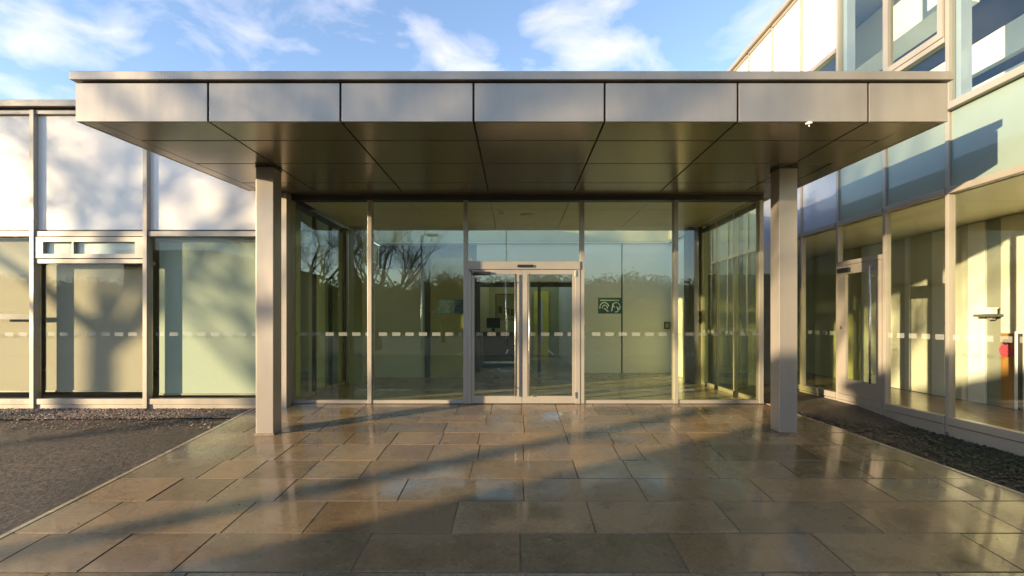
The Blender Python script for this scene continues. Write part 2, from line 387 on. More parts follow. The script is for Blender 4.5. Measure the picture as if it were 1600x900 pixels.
def pebbles(name, n, place, rmin, rmax, mt, seed):
    r = random.Random(seed); o = MB()
    ico = [(0,0,1),(.9,0,.3),(.28,.85,.3),(-.72,.53,.3),(-.72,-.53,.3),(.28,-.85,.3),(0,0,-.4)]
    fc = [(0,1,2),(0,2,3),(0,3,4),(0,4,5),(0,5,1),(6,2,1),(6,3,2),(6,4,3),(6,5,4),(6,1,5)]
    for _ in range(n):
        x, y, z = place(r); k = len(o.v); q = r.uniform(rmin, rmax); t = r.uniform(0,6.28); sx = r.uniform(.8,1.5)
        for p in ico:
            px, py = p[0]*sx, p[1]
            o.v.append((x+q*(px*math.cos(t)-py*math.sin(t)), y+q*(px*math.sin(t)+py*math.cos(t)), z+q*p[2]*.7*r.uniform(.8,1.2)))
        for f_ in fc: o.f.append(tuple(k+i for i in f_)); o.c.append(None)
    return struct(o.build(name, mt, smooth=False), 'stuff')
def pl_left(r):
    x = -4.08 - 5.5*r.random()**1.1; lo = 7.0-.021*(-4.06-x); y = r.uniform(lo, 7.48) if r.random() < .93 else r.uniform(lo-.5, lo)
    return x, y, gz(y)-.02
o = pebbles('gravel', 7000, pl_left, .009, .028, M['stone'], 3); o['label'] = 'brown gravel along the foot of the left building'
def pl_right(r):
    y = r.uniform(3.6, 10.5); x0 = (xr(y) if y < 7.7 else 3.97)+.06; t = r.random(); za = gz(y)-.026; return x0+(5.5-x0)*t, y, za+(-.145-za)*t*(5.5-x0)/(5.52-x0)
o = pebbles('soil_clods', 3600, pl_right, .008, .032, M['soil'], 4); o['label'] = 'dark clods and stones on the soil bed at right'
def leaves(name, n, place, size, mt, seed, upright=False):
    r = random.Random(seed); o = MB()
    for _ in range(n):
        x, y, z = place(r); q = r.uniform(*size); t = r.uniform(0,6.28); c, s_ = math.cos(t), math.sin(t)
        if upright:
            h = q*1.6; lx, ly = r.uniform(-.5,.5)*h, r.uniform(-.5,.5)*h
            o.quad([(x-c*.0025,y-s_*.0025,z), (x+c*.0025,y+s_*.0025,z), (x+lx,y+ly,z+h)])
        else:
            dz = [r.uniform(0,.5)*q for _ in range(4)]
            o.quad([(x+c*q,y+s_*q,z+dz[0]), (x-s_*q*.5,y+c*q*.5,z+dz[1]), (x-c*q,y-s_*q,z+dz[2]), (x+s_*q*.5,y-c*q*.5,z+dz[3])])
    return struct(o.build(name, mt), 'stuff')
o = leaves('fallen_leaves', 1500, lambda r: (lambda p: (p[0], p[1], p[2]+.012))(pl_right(r) if r.random() < .6 else pl_left(r)), (.008,.022), M['leaf_litter'], 8)
o['label'] = 'dead brown leaves scattered on the gravel and the soil'
def pl_pave(r):
    y = r.uniform(3.4, 7.6); x = r.uniform(XL+.1, xr(y)-.1)
    if r.random() < .5: x = (XL+.05+.5*r.random()**2) if r.random() < .5 else (xr(y)-.05-.5*r.random()**2)
    return x, y, gz(y)+.003
o = leaves('leaf_litter', 70, pl_pave, (.006,.016), M['leaf_litter'], 18); o['label'] = 'a few bits of dead leaf on the stone paving'
def pl_tar(r):
    x = -4.2-7*r.random(); y = r.uniform(3.2, 6.9); return x, y, gz(y)-.033
o = pebbles('grit', 500, pl_tar, .004, .011, M['stone'], 31); o['label'] = 'loose grit scattered on the tarmac at left'
def pl_moss(r):
    while True:
        p = pl_right(r)
        if (math.sin(p[0]*5.1)+math.sin(p[1]*3.7+1)+r.uniform(-1,1)) > .3 and p[1] < 6.6: return p[0], p[1], p[2]
o = leaves('grass', 9000, pl_moss, (.008,.022), M['moss'], 9, True); o['label'] = 'short dark grass and moss on the soil bed at right'

# ------------------------------------------------------------------ entrance canopy
can = thing('entrance_canopy', 'flat bronze metal entrance canopy on two square columns in front of the glass lobby', 'canopy')
FZ0, FZ1, CT = 3.31, 3.695, 3.80
YF, YB = 4.85, 7.44
def xe_l(y): return -4.416 + (y-YF)*.12
def xe_r(y): return 4.333 - (y-YF)*.035
FJ = [-4.416, -3.087, -1.759, -.424, .892, 2.227, 3.537, 4.333]
for a, b_ in zip(FJ, FJ[1:]):
    l = a + (.0 if a == FJ[0] else .011); r_ = b_ - (.0 if b_ == FJ[-1] else .011)
    bx('fascia_panel', M['fascia'], can, l, r_, YF, YF+.03, FZ0, FZ1, bevel=.003)
# side fascias
for fn, sg in ((xe_l, 1), (xe_r, -1)):
    p = [(fn(YF+.032), YF+.032), (fn(YF+.032)+sg*.03, YF+.032), (fn(YB)+sg*.03, YB), (fn(YB), YB)]
    if sg < 0: p = p[::-1]
    MB().prism(p, FZ0, FZ1).build('side_fascia', M['fascia'], can, .003)
# core, seen as dark joints
ins = .035
MB().prism([(xe_l(YF+ins)+ins+.002, YF+ins), (xe_r(YF+ins)-ins-.002, YF+ins), (xe_r(YB)-ins-.002, YB), (xe_l(YB)+ins+.002, YB)], FZ0+.02, CT-.04).build('roof_core', M['gap'], can)
# coping with drip edge
o_ = .035
MB().prism([(xe_l(YF)-o_, YF-o_), (xe_r(YF)+o_, YF-o_), (xe_r(YB)+o_, YB), (xe_l(YB)-o_, YB)], CT-.085, CT).build('coping', M['fascia'], can, .006)
# soffit panels
SY = [YF+.034, 5.37, 6.15, 7.00, YB]
e = .010
for j in range(4):
    ya, yb = SY[j]+(e if j else 0), SY[j+1]-e
    for i, (a, b_) in enumerate(zip(FJ, FJ[1:])):
        xa0, xa1 = a+.010, b_-.010; xb0, xb1 = xa0, xa1
        if i == 0: xa0, xb0 = xe_l(ya)+.20, xe_l(yb)+.20
        if i == 6: xa1, xb1 = xe_r(ya)-.30, xe_r(yb)-.26
        if xa1 - xa0 < .03 or xb1-xb0 < .03: continue
        MB().prism([(xa0,ya),(xa1,ya),(xb1,yb),(xb0,yb)], FZ0+.003, FZ0+.018).build('soffit_panel', M['soffit'], can, .002)
for fn, a, b0, b1 in ((xe_l, .031, .19, .19), (xe_r, -.031, -.29, -.25)):
    p = [(fn(SY[0])+a, SY[0]), (fn(SY[0])+b0, SY[0]), (fn(YB)+b1, YB), (fn(YB)+a, YB)]
    if a < 0: p = p[::-1]
    MB().prism(p, FZ0+.003, FZ0+.018).build('soffit_edge_strip', M['soffit'], can, .002)
# columns
for (a, b_, y0) in ((-3.33, -3.105, 6.19), (3.40, 3.635, 6.24)):
    c = MB().box(a, b_, y0, y0+.22, gz(y0)-.05, FZ0+.002).build('column', M['column'], can, .006)
    MB().box(a-.014, b_+.014, y0-.014, y0+.234, gz(y0)-.03, gz(y0)+.022).build('base_sealant', M['mortar'], c)
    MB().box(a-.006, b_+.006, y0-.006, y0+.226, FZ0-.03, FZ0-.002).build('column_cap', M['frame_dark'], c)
rebase(can, (0, 6.2, gz(6.2)))

# security camera under the front edge
cc = thing('security_camera', 'tiny white security camera clipped under the front edge of the bronze canopy, right of centre', 'camera')
X0 = (1264-806)/155.8
MB().box(X0-.012, X0+.012, YF-.010, YF+.02, FZ0-.012, FZ0-.001).build('bracket', M['white'], cc, .002)
MB().tube([(X0-.034, YF+.0, FZ0-.024), (X0+.02, YF-.02, FZ0-.018)], .009, 10).build('camera_body', M['white'], cc)
MB().tube([(X0+.0, YF+.004, FZ0-.012), (X0+.006, YF+.002, FZ0-.05)], .006, 6).build('cable_tail', M['white'], cc)
rebase(cc, (X0, YF, FZ0))

# ------------------------------------------------------------------ entrance lobby
YG = 7.70
lob = thing('entrance_lobby', 'glass fronted entrance lobby with double doors under the bronze canopy', 'building')
MX = [-3.585, -2.325, -.80, 1.055, 2.55, 3.905]
HB = 3.235
for i, x in enumerate(MX):
    w2 = .032 if i not in (2, 3) else .034
    bx('mullion', M['frame'], lob, x-w2, x+w2, YG-.02, YG+.11, .002, HB)
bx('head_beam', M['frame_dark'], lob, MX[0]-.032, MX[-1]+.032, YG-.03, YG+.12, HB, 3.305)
def dashes(x0, x1, y, z, *_): return MB().box(x0, x1, y-.0025, y-.0008, z-.028, z+.028)
for i, (a, b_) in enumerate(zip(MX, MX[1:])):
    l, r_ = a+.033, b_-.033
    if i == 2:
        p = MB().box(l, r_, YG+.03, YG+.042, 2.262, HB-.002).build('fanlight_pane', M['glass'], lob)
        continue
    bx('sill', M['frame'], lob, l, r_, YG-.005, YG+.10, .002, .055)
    p = MB().box(l, r_, YG+.03, YG+.042, .056, HB-.002).build('glass_pane', M['glass'], lob)
    dashes(l, r_, YG+.03, 1.105).build('safety_marking', M['dashes'], p)
# door set
dx0, dx1 = MX[2]+.035, MX[3]-.035
h = bx('door_header', M['frame'], lob, dx0, dx1, YG-.045, YG+.10, 2.135, 2.26, bevel=.004)
bx('door_sensor', M['black'], h, (808-806)/98, (833-806)/98, YG-.075, YG-.046, 2.165, 2.205, bevel=.008)
bx('jamb', M['frame'], lob, dx0, dx0+.06, YG-.03, YG+.08, .002, 2.134)
bx('jamb', M['frame'], lob, dx1-.075, dx1, YG-.03, YG+.08, .002, 2.134)
def door(parent, l, r_, y, z0, z1, hx, st=(.05,.07), bot=.115, top=.075):
    k = MB().box(l, l+st[0], y, y+.045, z0, z1).box(r_-st[1], r_, y, y+.045, z0, z1)
    k.box(l+st[0], r_-st[1], y+.001, y+.044, z0, z0+bot).box(l+st[0], r_-st[1], y+.001, y+.044, z1-top, z1)
    d = k.build('door', M['frame'], parent)
    MB().box(l+st[0], r_-st[1], y+.016, y+.028, z0+bot, z1-top).build('door_glass', M['glass'], d)
    q = MB().tube([(hx, y-.05, z0+.12), (hx, y-.05, z1-.07)], .014, 12)
    for z in (z0+.25, (z0+z1)/2, z1-.2): q.tube([(hx, y-.05, z), (hx, y, z)], .008, 8)
    q.build('door_handle', M['steel'], d, smooth=True)
    dashes(l+st[0]+.02, r_-st[1]-.02, y+.016, 1.105).build('safety_marking', M['dashes'], d)
    return d
md = (815.5-806)/98
d1 = door(lob, dx0+.062, md-.003, YG-.02, .008, 2.13, md-.105, (.045,.075))
d2 = door(lob, md+.003, dx1-.077, YG-.02, .008, 2.13, md+.115, (.085,.045))
k = MB().box(dx0+.07, dx0+.36, YG-.075, YG-.02, 2.045, 2.095).tube([(dx0+.30,YG-.07,2.05), (dx0+.10,YG-.12,2.07), (dx0+.03,YG-.06,2.12)], .010, 6)
k.build('door_closer', M['black'], d1, .004)
for z in (2.02, .09): bx('hinge', M['steel'], d2, dx1-.085, dx1-.06, YG-.045, YG-.0205, z, z+.10)
# sides (glazed) running back, then solid
for sx, X in ((-1, MX[0]), (1, MX[-1])):
    e0 = 10.1
    for y in ((YG+.9), (YG+1.65), e0):
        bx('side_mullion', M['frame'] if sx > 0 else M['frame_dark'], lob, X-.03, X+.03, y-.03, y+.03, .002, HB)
    bx('side_sill', M['frame'], lob, X-.03, X+.03, YG+.112, e0-.031, .002, .07)
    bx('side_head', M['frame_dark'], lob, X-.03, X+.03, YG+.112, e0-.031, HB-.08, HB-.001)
    yy = [YG+.111, YG+.9, YG+1.65, e0]
    for a, b_ in zip(yy, yy[1:]):
        p = MB().box(X-.006, X+.006, a+.031, b_-.031, .072, HB-.081).build('side_pane', M['glass'], lob)
        k = MB().box(X-.009, X-.0068, a+.04, b_-.04, 1.07, 1.14)
        k.build('safety_marking', M['dashes'], p)
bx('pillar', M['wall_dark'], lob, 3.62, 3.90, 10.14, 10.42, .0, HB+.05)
bx('pillar', M['wall_olive'], lob, -3.50, -3.22, 10.14, 10.42, .0, HB+.05)
# inner shell
bx('interior_wall', M['wall_white'], lob, 3.93, 4.03, 10.14, 12.3, 0, 3.3)
bx('interior_wall', M['wall_white'], lob, 2.72, 4.03, 12.3, 12.4, 0, 3.3)
bx('interior_wall', M['wall_white'], lob, 1.72, 2.68, 12.3, 12.4, 0, 3.3)
bx('interior_wall', M['gap'], lob, 1.70, 4.03, 12.42, 12.5, 0, 3.29)
bx('interior_wall', M['wall_white'], lob, 1.68, 1.78, 12.52, 19, 0, 3.3)
bx('interior_wall', M['wall_white'], lob, -3.70, -3.60, 10.14, 12.7, 0, 3.3)
bx('partition', M['wall_cream'], lob, -3.30, -2.12, 11.3, 11.42, 0, 2.54)
bx('partition', M['wall_olive'], lob, -1.98, -1.02, 11.2, 11.3, 0, 2.78)
bx('partition_post', M['wall_dark'], lob, -2.11, -1.99, 11.2, 11.35, 0, 2.78)
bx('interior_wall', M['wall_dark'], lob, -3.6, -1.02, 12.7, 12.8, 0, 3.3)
bx('interior_wall', M['wall_olive'], lob, -1.12, -1.02, 12.82, 19, 0, 3.3)
bx('interior_wall', M['wall_olive'], lob, -1.1, 1.8, 19.02, 19.12, 0, 3.3)
holes = [(-3.5, 3.85, 10.6, 12.25), (-.9, 1.55, 13.2, 18.7)]      # added unseen roof openings that let sky light into lobby and hall
def holed(x0, x1, y0, y1, z0, z1, c, g=0):
    xs_ = sorted({x0, x1, *[h_ for q in holes for h_ in q[:2] if x0 < h_ < x1]}); ys_ = sorted({y0, y1, *[h_ for q in holes for h_ in q[2:] if y0 < h_ < y1]})
    for a, b_ in zip(xs_, xs_[1:]):
        for p, q in zip(ys_, ys_[1:]):
            mx_, my_ = (a+b_)/2, (p+q)/2
            if any(h_[0] < mx_ < h_[1] and h_[2] < my_ < h_[3] for h_ in holes): continue
            c.box(a+g*(a == x0), b_-g*(b_ == x1), p, q-g*2*(q == y1), z0, z1)
c = MB()
for j, (ya, yb) in enumerate(((YG+.125, 8.6), (8.61, 10.0), (10.01, 12.3), (12.31, 19.1))):
    E = [-3.55] + FJ[2:6] + [3.87]
    for a, b_ in zip(E, E[1:]): holed(a, b_, ya, yb, 3.30, 3.32, c, .006)
c.build('lobby_ceiling', M['ceiling'], lob)
c = MB(); holed(-3.61, 4.2, YB+.003, 19.2, 3.33, 3.72, c); c.build('lobby_roof', M['wall_olive'], lob)
bx('threshold_soffit', M['soffit'], lob, -3.60, 4.17, YB+.004, YG+.118, 3.308, 3.328)
bx('lintel_wall', M['wall_cream'], lob, -1.0, 1.67, 12.32, 12.395, 2.33, 3.295)
struct(MB().quad([(-3.7,YG-.02,.0005),(4.03,YG-.02,.0005),(4.03,19.1,.0005),(-3.7,19.1,.0005)]).build('lobby_floor', M['lobby_floor']))
# link between lobby and two storey building
bx('link_wall', M['wall_dark'], lob, 4.05, 5.48, 10.2, 10.3, -.1, 2.3)
bx('link_wall', M['spandrel_light'], lob, 4.05, 5.48, 10.19, 10.3, 2.32, 3.9)
bx('link_mullion', M['frame_dark'], lob, 4.7, 4.76, 10.12, 10.188, -.1, 3.9)
rebase(lob, (0, YG, 0))

# lobby contents
t = thing('ceiling_light', 'round white ceiling light in the lobby above the doors', 'light')
MB().disc((.22, 9.05, 3.285), .14, .012, 28).build('trim_ring', M['white'], t); MB().disc((.22, 9.05, 3.278), .11, .006, 28).build('diffuser', M['ceiling_white'], t)
rebase(t, (.22, 9.05, 3.298))
t = thing('smoke_detector', 'small pale smoke detector on the lobby ceiling left of the round light', 'detector')
MB().disc((-.26, 8.75, 3.282), .055, .016, 18).build('base', M['white'], t); MB().disc((-.26, 8.75, 3.25), .035, .03, 18).build('sensor_head', M['white'], t)
rebase(t, (-.26, 8.75, 3.298))
def sign(label, x0, x1, z0, z1, y, ink):
    t = thing('door_sign', label, 'sign')
    bx('backing', M['sign_ink'], t, x0, x1, y, y+.004, z0, z1, bevel=0)
    W, H = x1-x0, z1-z0
    k = MB(); yy = y-.002
    for i in range(9):                                  # unreadable heading: a broken pale line
        a = x0+W*(.10+i*.09); k.box(a, a+W*.07, yy, y-.0003, z1-H*.20, z1-H*.13)
    k.build('heading', M[ink], t)
    for c0 in (.27, .74):
        k = MB(); cx, cz_ = x0+W*c0, z0+H*.40
        def arc(a0, a1, rx, rz, dx=0, dz=0, wd=.034):
            k.tube([(cx+W*dx+math.cos(R(a0+(a1-a0)*i/8))*rx*W, yy, cz_+H*dz+math.sin(R(a0+(a1-a0)*i/8))*rz*H) for i in range(9)], H*wd, 5)
        if c0 < .5:
            arc(195, 10, .19, .30); arc(190, -20, .11, .16, .02, -.03); k.tube([(cx-W*.02, yy, cz_-H*.05), (cx+W*.17, yy, cz_-H*.27)], H*.04, 5)
        else:
            arc(60, 250, .09, .15, .0, .14); arc(90, -110, .10, .16, .02, -.14); arc(150, -30, .16, .30, .04, .0, .024); k.tube([(cx-W*.16, yy, cz_-H*.25), (cx-W*.10, yy, cz_+H*.25)], H*.035, 5)
        k.build('pictogram', M[ink], t)
    rebase(t, ((x0+x1)/2, y, z0))
    return t
sign('dark teal sign with two pale hand pictograms on the pane right of the doors', (935-806)/98, (972-806)/98, 1.30+(503-490)/98, 1.30+(503-465)/98, YG+.044, 'sign_light')
sign('dark sign with two faint grey pictograms on the pane left of the doors', (684-806)/98, (725-806)/98, 1.30+(503-490)/98, 1.30+(503-468)/98, YG+.046, 'sign_dim')
t = thing('paper_notice', 'small pale paper notice beside the dark sign on the pane left of the doors', 'notice')
bx('sheet', M['paper'], t, (669-806)/98, (682-806)/98, YG+.046, YG+.048, 1.30+(503-494)/98, 1.30+(503-472)/98, bevel=0)
for za, zb in ((481, 477), (489, 484)): MB().box((673-806)/98, (677.5-806)/98, YG+.043, YG+.0455, 1.30+(503-za)/98, 1.30+(503-zb)/98).build('printed_mark', M['black'], t); rebase(t, ((675-806)/98, YG+.046, 1.4))
t = thing('card_reader', 'small dark grey card reader on the white wall inside the lobby', 'card reader')
X0 = (1042-806)*12.28/755
bx('housing', M['black'], t, X0-.07, X0+.07, 12.265, 12.298, 1.12, 1.30, bevel=.01); bx('keypad', M['wall_olive'], t, X0-.045, X0+.045, 12.258, 12.2645, 1.15, 1.27); rebase(t, (X0, 12.298, 1.1))
# hall beyond the doors
t = thing('notice_board', 'brown wooden notice board hanging in the dark hall behind the left door leaf', 'notice board')
bx('frame', M['wood'], t, -.62, .02, 14.5, 14.54, 1.35, 2.15); bx('cork', M['wall_olive'], t, -.58, -.02, 14.49, 14.499, 1.39, 2.11)
k = MB(); 
for a in (-.52, -.3, -.16): k.box(a, a+.11, 14.482, 14.489, 1.45+abs(a)*.2, 1.66+abs(a)*.2)
k.build('pinned_sheet', M['paper'], t)
MB().tube([(-.6,14.52,2.16),(-.3,14.52,3.3),(.0,14.52,2.16)], .006, 5).build('hanging_wire', M['steel'], t)
rebase(t, (-.3, 14.52, 1.35))
t = thing('reception_desk', 'dark reception desk standing in the hall beyond the glass doors', 'desk')
bx('desk_body', M['wall_dark'], t, -.95, .25, 14.0, 14.6, .001, .98, bevel=.01); bx('desk_top', M['wood'], t, -1.0, .30, 13.9, 14.65, .981, 1.02, bevel=.006); bx('kick_rail', M['steel'], t, -.95, .25, 13.985, 13.999, .1, .16)
rebase(t, (-.35, 14.3, 0))
t = thing('monitor', 'black flat monitor on a stand on the dark reception desk', 'monitor')
bx('screen', M['black'], t, -.86, -.46, 14.2, 14.23, 1.12, 1.42, bevel=.006); bx('stand', M['black'], t, -.70, -.62, 14.2, 14.3, 1.022, 1.119); rebase(t, (-.66, 14.22, 1.021))
t = thing('yellow_door', 'narrow yellow door with a tall glass slot at the end of the hall', 'door')
bx('door_leaf', M['yellow'], t, .70, 1.28, 18.9, 18.96, .002, 2.5); bx('vision_panel', M['wall_cream'], t, .92, 1.06, 18.88, 18.899, .5, 2.2); bx('handle', M['steel'], t, .76, .79, 18.84, 18.899, .95, 1.25)
rebase(t, (1, 18.9, 0))
t = thing('inner_door_frame', 'dark inner door frame across the hall behind the entrance doors', 'door frame')
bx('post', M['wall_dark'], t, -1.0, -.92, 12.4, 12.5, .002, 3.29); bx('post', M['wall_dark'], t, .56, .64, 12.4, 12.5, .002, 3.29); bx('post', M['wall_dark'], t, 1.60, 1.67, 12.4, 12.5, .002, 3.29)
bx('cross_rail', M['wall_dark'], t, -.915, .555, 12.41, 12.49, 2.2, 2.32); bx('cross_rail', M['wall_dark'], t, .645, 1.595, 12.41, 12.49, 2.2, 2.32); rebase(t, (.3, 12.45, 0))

# ------------------------------------------------------------------ single storey building (left)
YL = 7.50
lw_ = thing('single_storey_building', 'low building with white panels above windows with blinds, left of the lobby', 'building')
LM = [-14.40, -12.66, -10.92, -9.18, -7.44, -5.70, -3.96]
for x in LM: bx('mullion', M['frame'], lw_, x-.032, x+.032, YL-.075, YL+.05, -.03, 4.56)
bx('corner_post', M['frame'], lw_, -3.70, -3.548, YL-.02, YL+.15, -.03, 3.30)
bx('coping', M['frame'], lw_, -14.5, -3.6, YL-.11, YL+.4, 4.60, 4.70, bevel=.006)
bx('coping_shadow_gap', M['gap'], lw_, -14.45, -3.62, YL-.03, YL+.3, 4.565, 4.598)
LX = LM + [-3.67]
for i, (a, b_) in enumerate(zip(LX, LX[1:])):
    l, r_ = a+.033, b_-.033
    MB().box(l, r_, YL+.0, YL+.03, 2.73, 4.50).build('wall_panel', M['white_panel'], lw_)
    bx('transom', M['frame'], lw_, l, r_, YL-.05, YL+.05, 2.62, 2.70); bx('top_rail', M['frame'], lw_, l, r_, YL-.05, YL+.05, 4.505, 4.56)
    bx('panel_reveal', M['frame_dark'], lw_, l, r_, YL+.006, YL+.05, 2.702, 2.728)
    bx('sill', M['frame'], lw_, l, r_, YL-.055, YL+.06, .03, .115); bx('base_flashing', M['frame'], lw_, l, r_, YL-.035, YL+.05, -.06, .027)
    vent = i in (1, 4)
    top = 2.20 if vent else 2.618
    p = MB().box(l, r_, YL+.01, YL+.022, .117, top).build('window_pane', M['glass_room'], lw_)
    if r_-l > .5: dashes(l, r_, YL+.01, 1.11, .19, .10).build('safety_marking', M['dashes'], p)
    if vent:
        bx('transom', M['frame'], lw_, l, r_, YL-.05, YL+.05, 2.202, 2.27)
        k = MB(); z0, z1 = 2.272, 2.618; t1 = .06
        k.box(l+.005, l+.13, YL-.06, YL+.02, z0+.01, z1-.01).box(r_-.13, r_-.005, YL-.06, YL+.02, z0+.01, z1-.01).box(l+.13, r_-.13, YL-.059, YL+.019, z0+.01, z0+.075).box(l+.13, r_-.13, YL-.059, YL+.019, z1-.085, z1-.01)
        k.box(l+.13+.44, l+.13+.47, YL-.058, YL+.018, z0+.075, z1-.085)
        v = k.build('vent_window', M['frame'], lw_)
        MB().box(l+.131, r_-.131, YL-.01, YL-.002, z0+.076, z1-.086).build('vent_pane', M['glass_room'], v)
        bx('vent_sky_board', M['white'], v, l+.13, r_-.13, YL+.005, YL+.015, z0+.05, z1-.05, bevel=0)  # white board added behind the pane, stands in for reflected pale sky
bx('room_floor', M['wood_floor'], lw_, -14.4, -3.75, YL+.07, 12.6, -.05, .02)
bx('room_wall', M['room_teal'], lw_, -14.4, -3.75, 12.5, 12.6, .022, 4.5)
bx('room_wall', M['wall_white'], lw_, -14.5, -14.4, YL+.07, 12.6, -.05, 4.5)
bx('room_wall', M['wall_cream'], lw_, -3.74, -3.70, 10.15, 12.5, -.05, 3.3)
bx('room_ceiling', M['ceiling_white'], lw_, -14.4, -3.75, YL+.07, 12.6, 2.74, 2.80)
bx('building_roof', M['gap'], lw_, -14.4, -3.75, YL+.07, 12.6, 4.2, 4.5)
# the room walls seen through the lobby's glazed side: light piers with dark gaps
for (a, b_) in ((7.98, 8.22), (8.68, 9.28)):
    bx('pier', M['wall_white'], lw_, -3.72, -3.66, a, b_, .022, 2.73)
rebase(lw_, (-9, YL, 0))
def blind(label, x0, x1, y, z0, z1, m_, g):
    t = thing('roller_blind', label, 'blind', group=g)
    k = MB(); n = 12
    for i in range(n):
        a, b_ = x0+(x1-x0)*i/n, x0+(x1-x0)*(i+1)/n
        k.box(a, b_, y+.004*math.sin(i*.9), y+.002+.004*math.sin(i*.9), z0, z1) if False else None
    k.box(x0, x1, y, y+.003, z0, z1)
    k.build('blind_fabric', m_, t)
    MB().tube([(x0, y+.03, z1+.03), (x1, y+.03, z1+.03)], .03, 12).build('roller_tube', M['white'], t)
    bx('bottom_bar', M['frame'], t, x0, x1, y-.008, y+.010, z0-.03, z0-.001)
    rebase(t, ((x0+x1)/2, y, z0))
BG = 'roller blinds behind the windows of the left building'
blind('beige roller blind down behind the leftmost window, beside the tall tree shadow', -9.13, -7.49, YL+.13, .22, 2.60, M['blind_beige'], BG)
blind('beige roller blind under the small vent window, crossed by the trunk shadow', -7.45, -5.75, YL+.16, .22, 2.20, M['blind_beige'], BG)
blind('pale green white blind behind the window next to the left column', -5.64, -3.80, YL+.15, .17, 2.56, M['blind_green'], BG)
for i, (a, b_) in enumerate(((-10.87, -9.24), (-12.6, -10.98), (-14.3, -12.72))):
    blind('beige roller blind in a window beyond the left edge of the photo', a, b_, YL+.14, .22, 2.15 if i == 1 else 2.60, M['blind_beige'], BG)
t = thing('grey_notice_strip', 'dark grey strip stuck on the leftmost window at chest height', 'strip')
bx('strip', M['frame_dark'], t, -8.2, (45-806)/100.9, YL+.003, YL+.008, 1.30+(503-499)/100.9, 1.30+(503-491)/100.9, bevel=0); rebase(t, (-7.9, YL, 1.34))

# ------------------------------------------------------------------ two storey building (right)
XW = 5.5
rw = thing('two_storey_building', 'two storey glazed building with teal spandrels along the right side', 'building')
WY = [6.13+1.05*k_ for k_ in range(-5, 10)]
ZT = 7.62
for y in WY:
    bx('mullion', M['frame'], rw, XW-.035, XW+.05, y-.027, y+.027, -.10, ZT)
def band(name, m_, z0, z1, l, r_, d0=-.05, d1=.05): return bx(name, m_, rw, XW+d0, XW+d1, l, r_, z0, z1)
bx('coping', M['frame'], rw, XW-.12, XW+.4, WY[0]-.05, WY[-1]+.05, ZT, ZT+.09, bevel=.006)
for i, (a, b_) in enumerate(zip(WY, WY[1:])):
    k_ = i-5                                             # bay 0 is the one over the door's right neighbour
    l, r_ = a+.031, b_-.031
    MB().box(XW-.005, XW+.03, l, r_, 3.00, 3.96).build('spandrel_panel', M['spandrel'] if k_ < 2 else M['spandrel_light'], rw)
    band('transom', M['frame'], 2.92, 2.998, l, r_); band('transom', M['frame'], 3.962, 4.05, l, r_, -.09, .05)
    band('sill', M['frame'], .004, .10, l, r_, -.055, .05); band('base_flashing', M['frame'], -.24, -.006, l, r_, -.042, .05)
    # upper storey
    if k_ >= 2:
        MB().box(XW-.005, XW+.03, l, r_, 5.98, ZT-.06).build('wall_panel', M['white_panel'], rw)
        band('transom', M['frame'], 5.90, 5.978, l, r_)
        MB().box(XW+.005, XW+.017, l, r_, 4.052, 5.898).build('window_pane', M['glass_up'], rw)
    elif k_ == 0:
        band('transom', M['frame'], 4.86, 4.93, l, r_)
        MB().box(XW+.005, XW+.017, l, r_, 4.052, 4.858).build('window_pane', M['glass_up'], rw)
        z0, z1 = 4.932, 6.4
        k = MB(); 
        k.box(XW-.065, XW+.02, l+.004, l+.08, z0, z1).box(XW-.065, XW+.02, r_-.08, r_-.004, z0, z1).box(XW-.064, XW+.019, l+.08, r_-.08, z0, z0+.085).box(XW-.064, XW+.019, l+.08, r_-.08, z1-.085, z1)
        v = k.build('opening_window', M['frame'], rw); MB().box(XW-.02, XW-.008, l+.081, r_-.081, z0+.086, z1-.086).build('sash_pane', M['glass_up'], v)
        band('transom', M['frame'], 6.402, 6.47, l, r_)
        MB().box(XW+.005, XW+.017, l, r_, 6.472, ZT-.06).build('window_pane', M['glass_up'], rw)
    else:
        MB().box(XW+.005, XW+.017, l, r_, 4.052, ZT-.06).build('window_pane', M['glass_up'], rw)
    band('top_rail', M['frame'], ZT-.058, ZT-.001, l, r_)
    # lower storey
    if k_ == 1:
        band('door_header', M['frame'], 2.24, 2.31, l, r_)
        MB().box(XW+.005, XW+.017, l, r_, 2.312, 2.918).build('fanlight_pane', M['glass_wing'], rw)
    else:
        p = MB().box(XW+.005, XW+.017, l, r_, .102, 2.918).build('window_pane', M['glass_wing'], rw)
        k = MB().box(XW+.0015, XW+.004, l+.01, r_-.01, 1.07, 1.14)
        k.build('safety_marking', M['dashes'], p)
# side door in bay 1
l, r_ = WY[6]+.034, WY[7]-.034
k = MB()
k.box(XW-.045, XW, l, l+.11, .104, 2.236).box(XW-.045, XW, r_-.19, r_, .104, 2.236).box(XW-.044, XW-.001, l+.11, r_-.19, .104, .36).box(XW-.044, XW-.001, l+.11, r_-.19, 2.09, 2.236)
d = k.build('side_door', M['frame'], rw)
MB().box(XW-.028, XW-.016, l+.11, r_-.19, .36, 2.09).build('door_glass', M['glass_wing'], d)
q = MB().tube([(XW-.10, l+.16, .35), (XW-.10, l+.16, 2.16)], .016, 12)
for z in (.5, 1.25, 2.0): q.tube([(XW-.10, l+.16, z), (XW-.045, l+.16, z)], .009, 8)
q.build('door_handle', M['steel'], d, smooth=True)
bx('door_closer', M['black'], d, XW-.095, XW-.046, r_-.32, r_-.05, 2.12, 2.19, bevel=.006)
bx('lock', M['steel'], d, XW-.056, XW-.046, r_-.12, r_-.08, 1.18, 1.24)
bx('door_plinth', M['frame'], rw, XW-.05, XW+.03, l, r_, -.155, -.002)
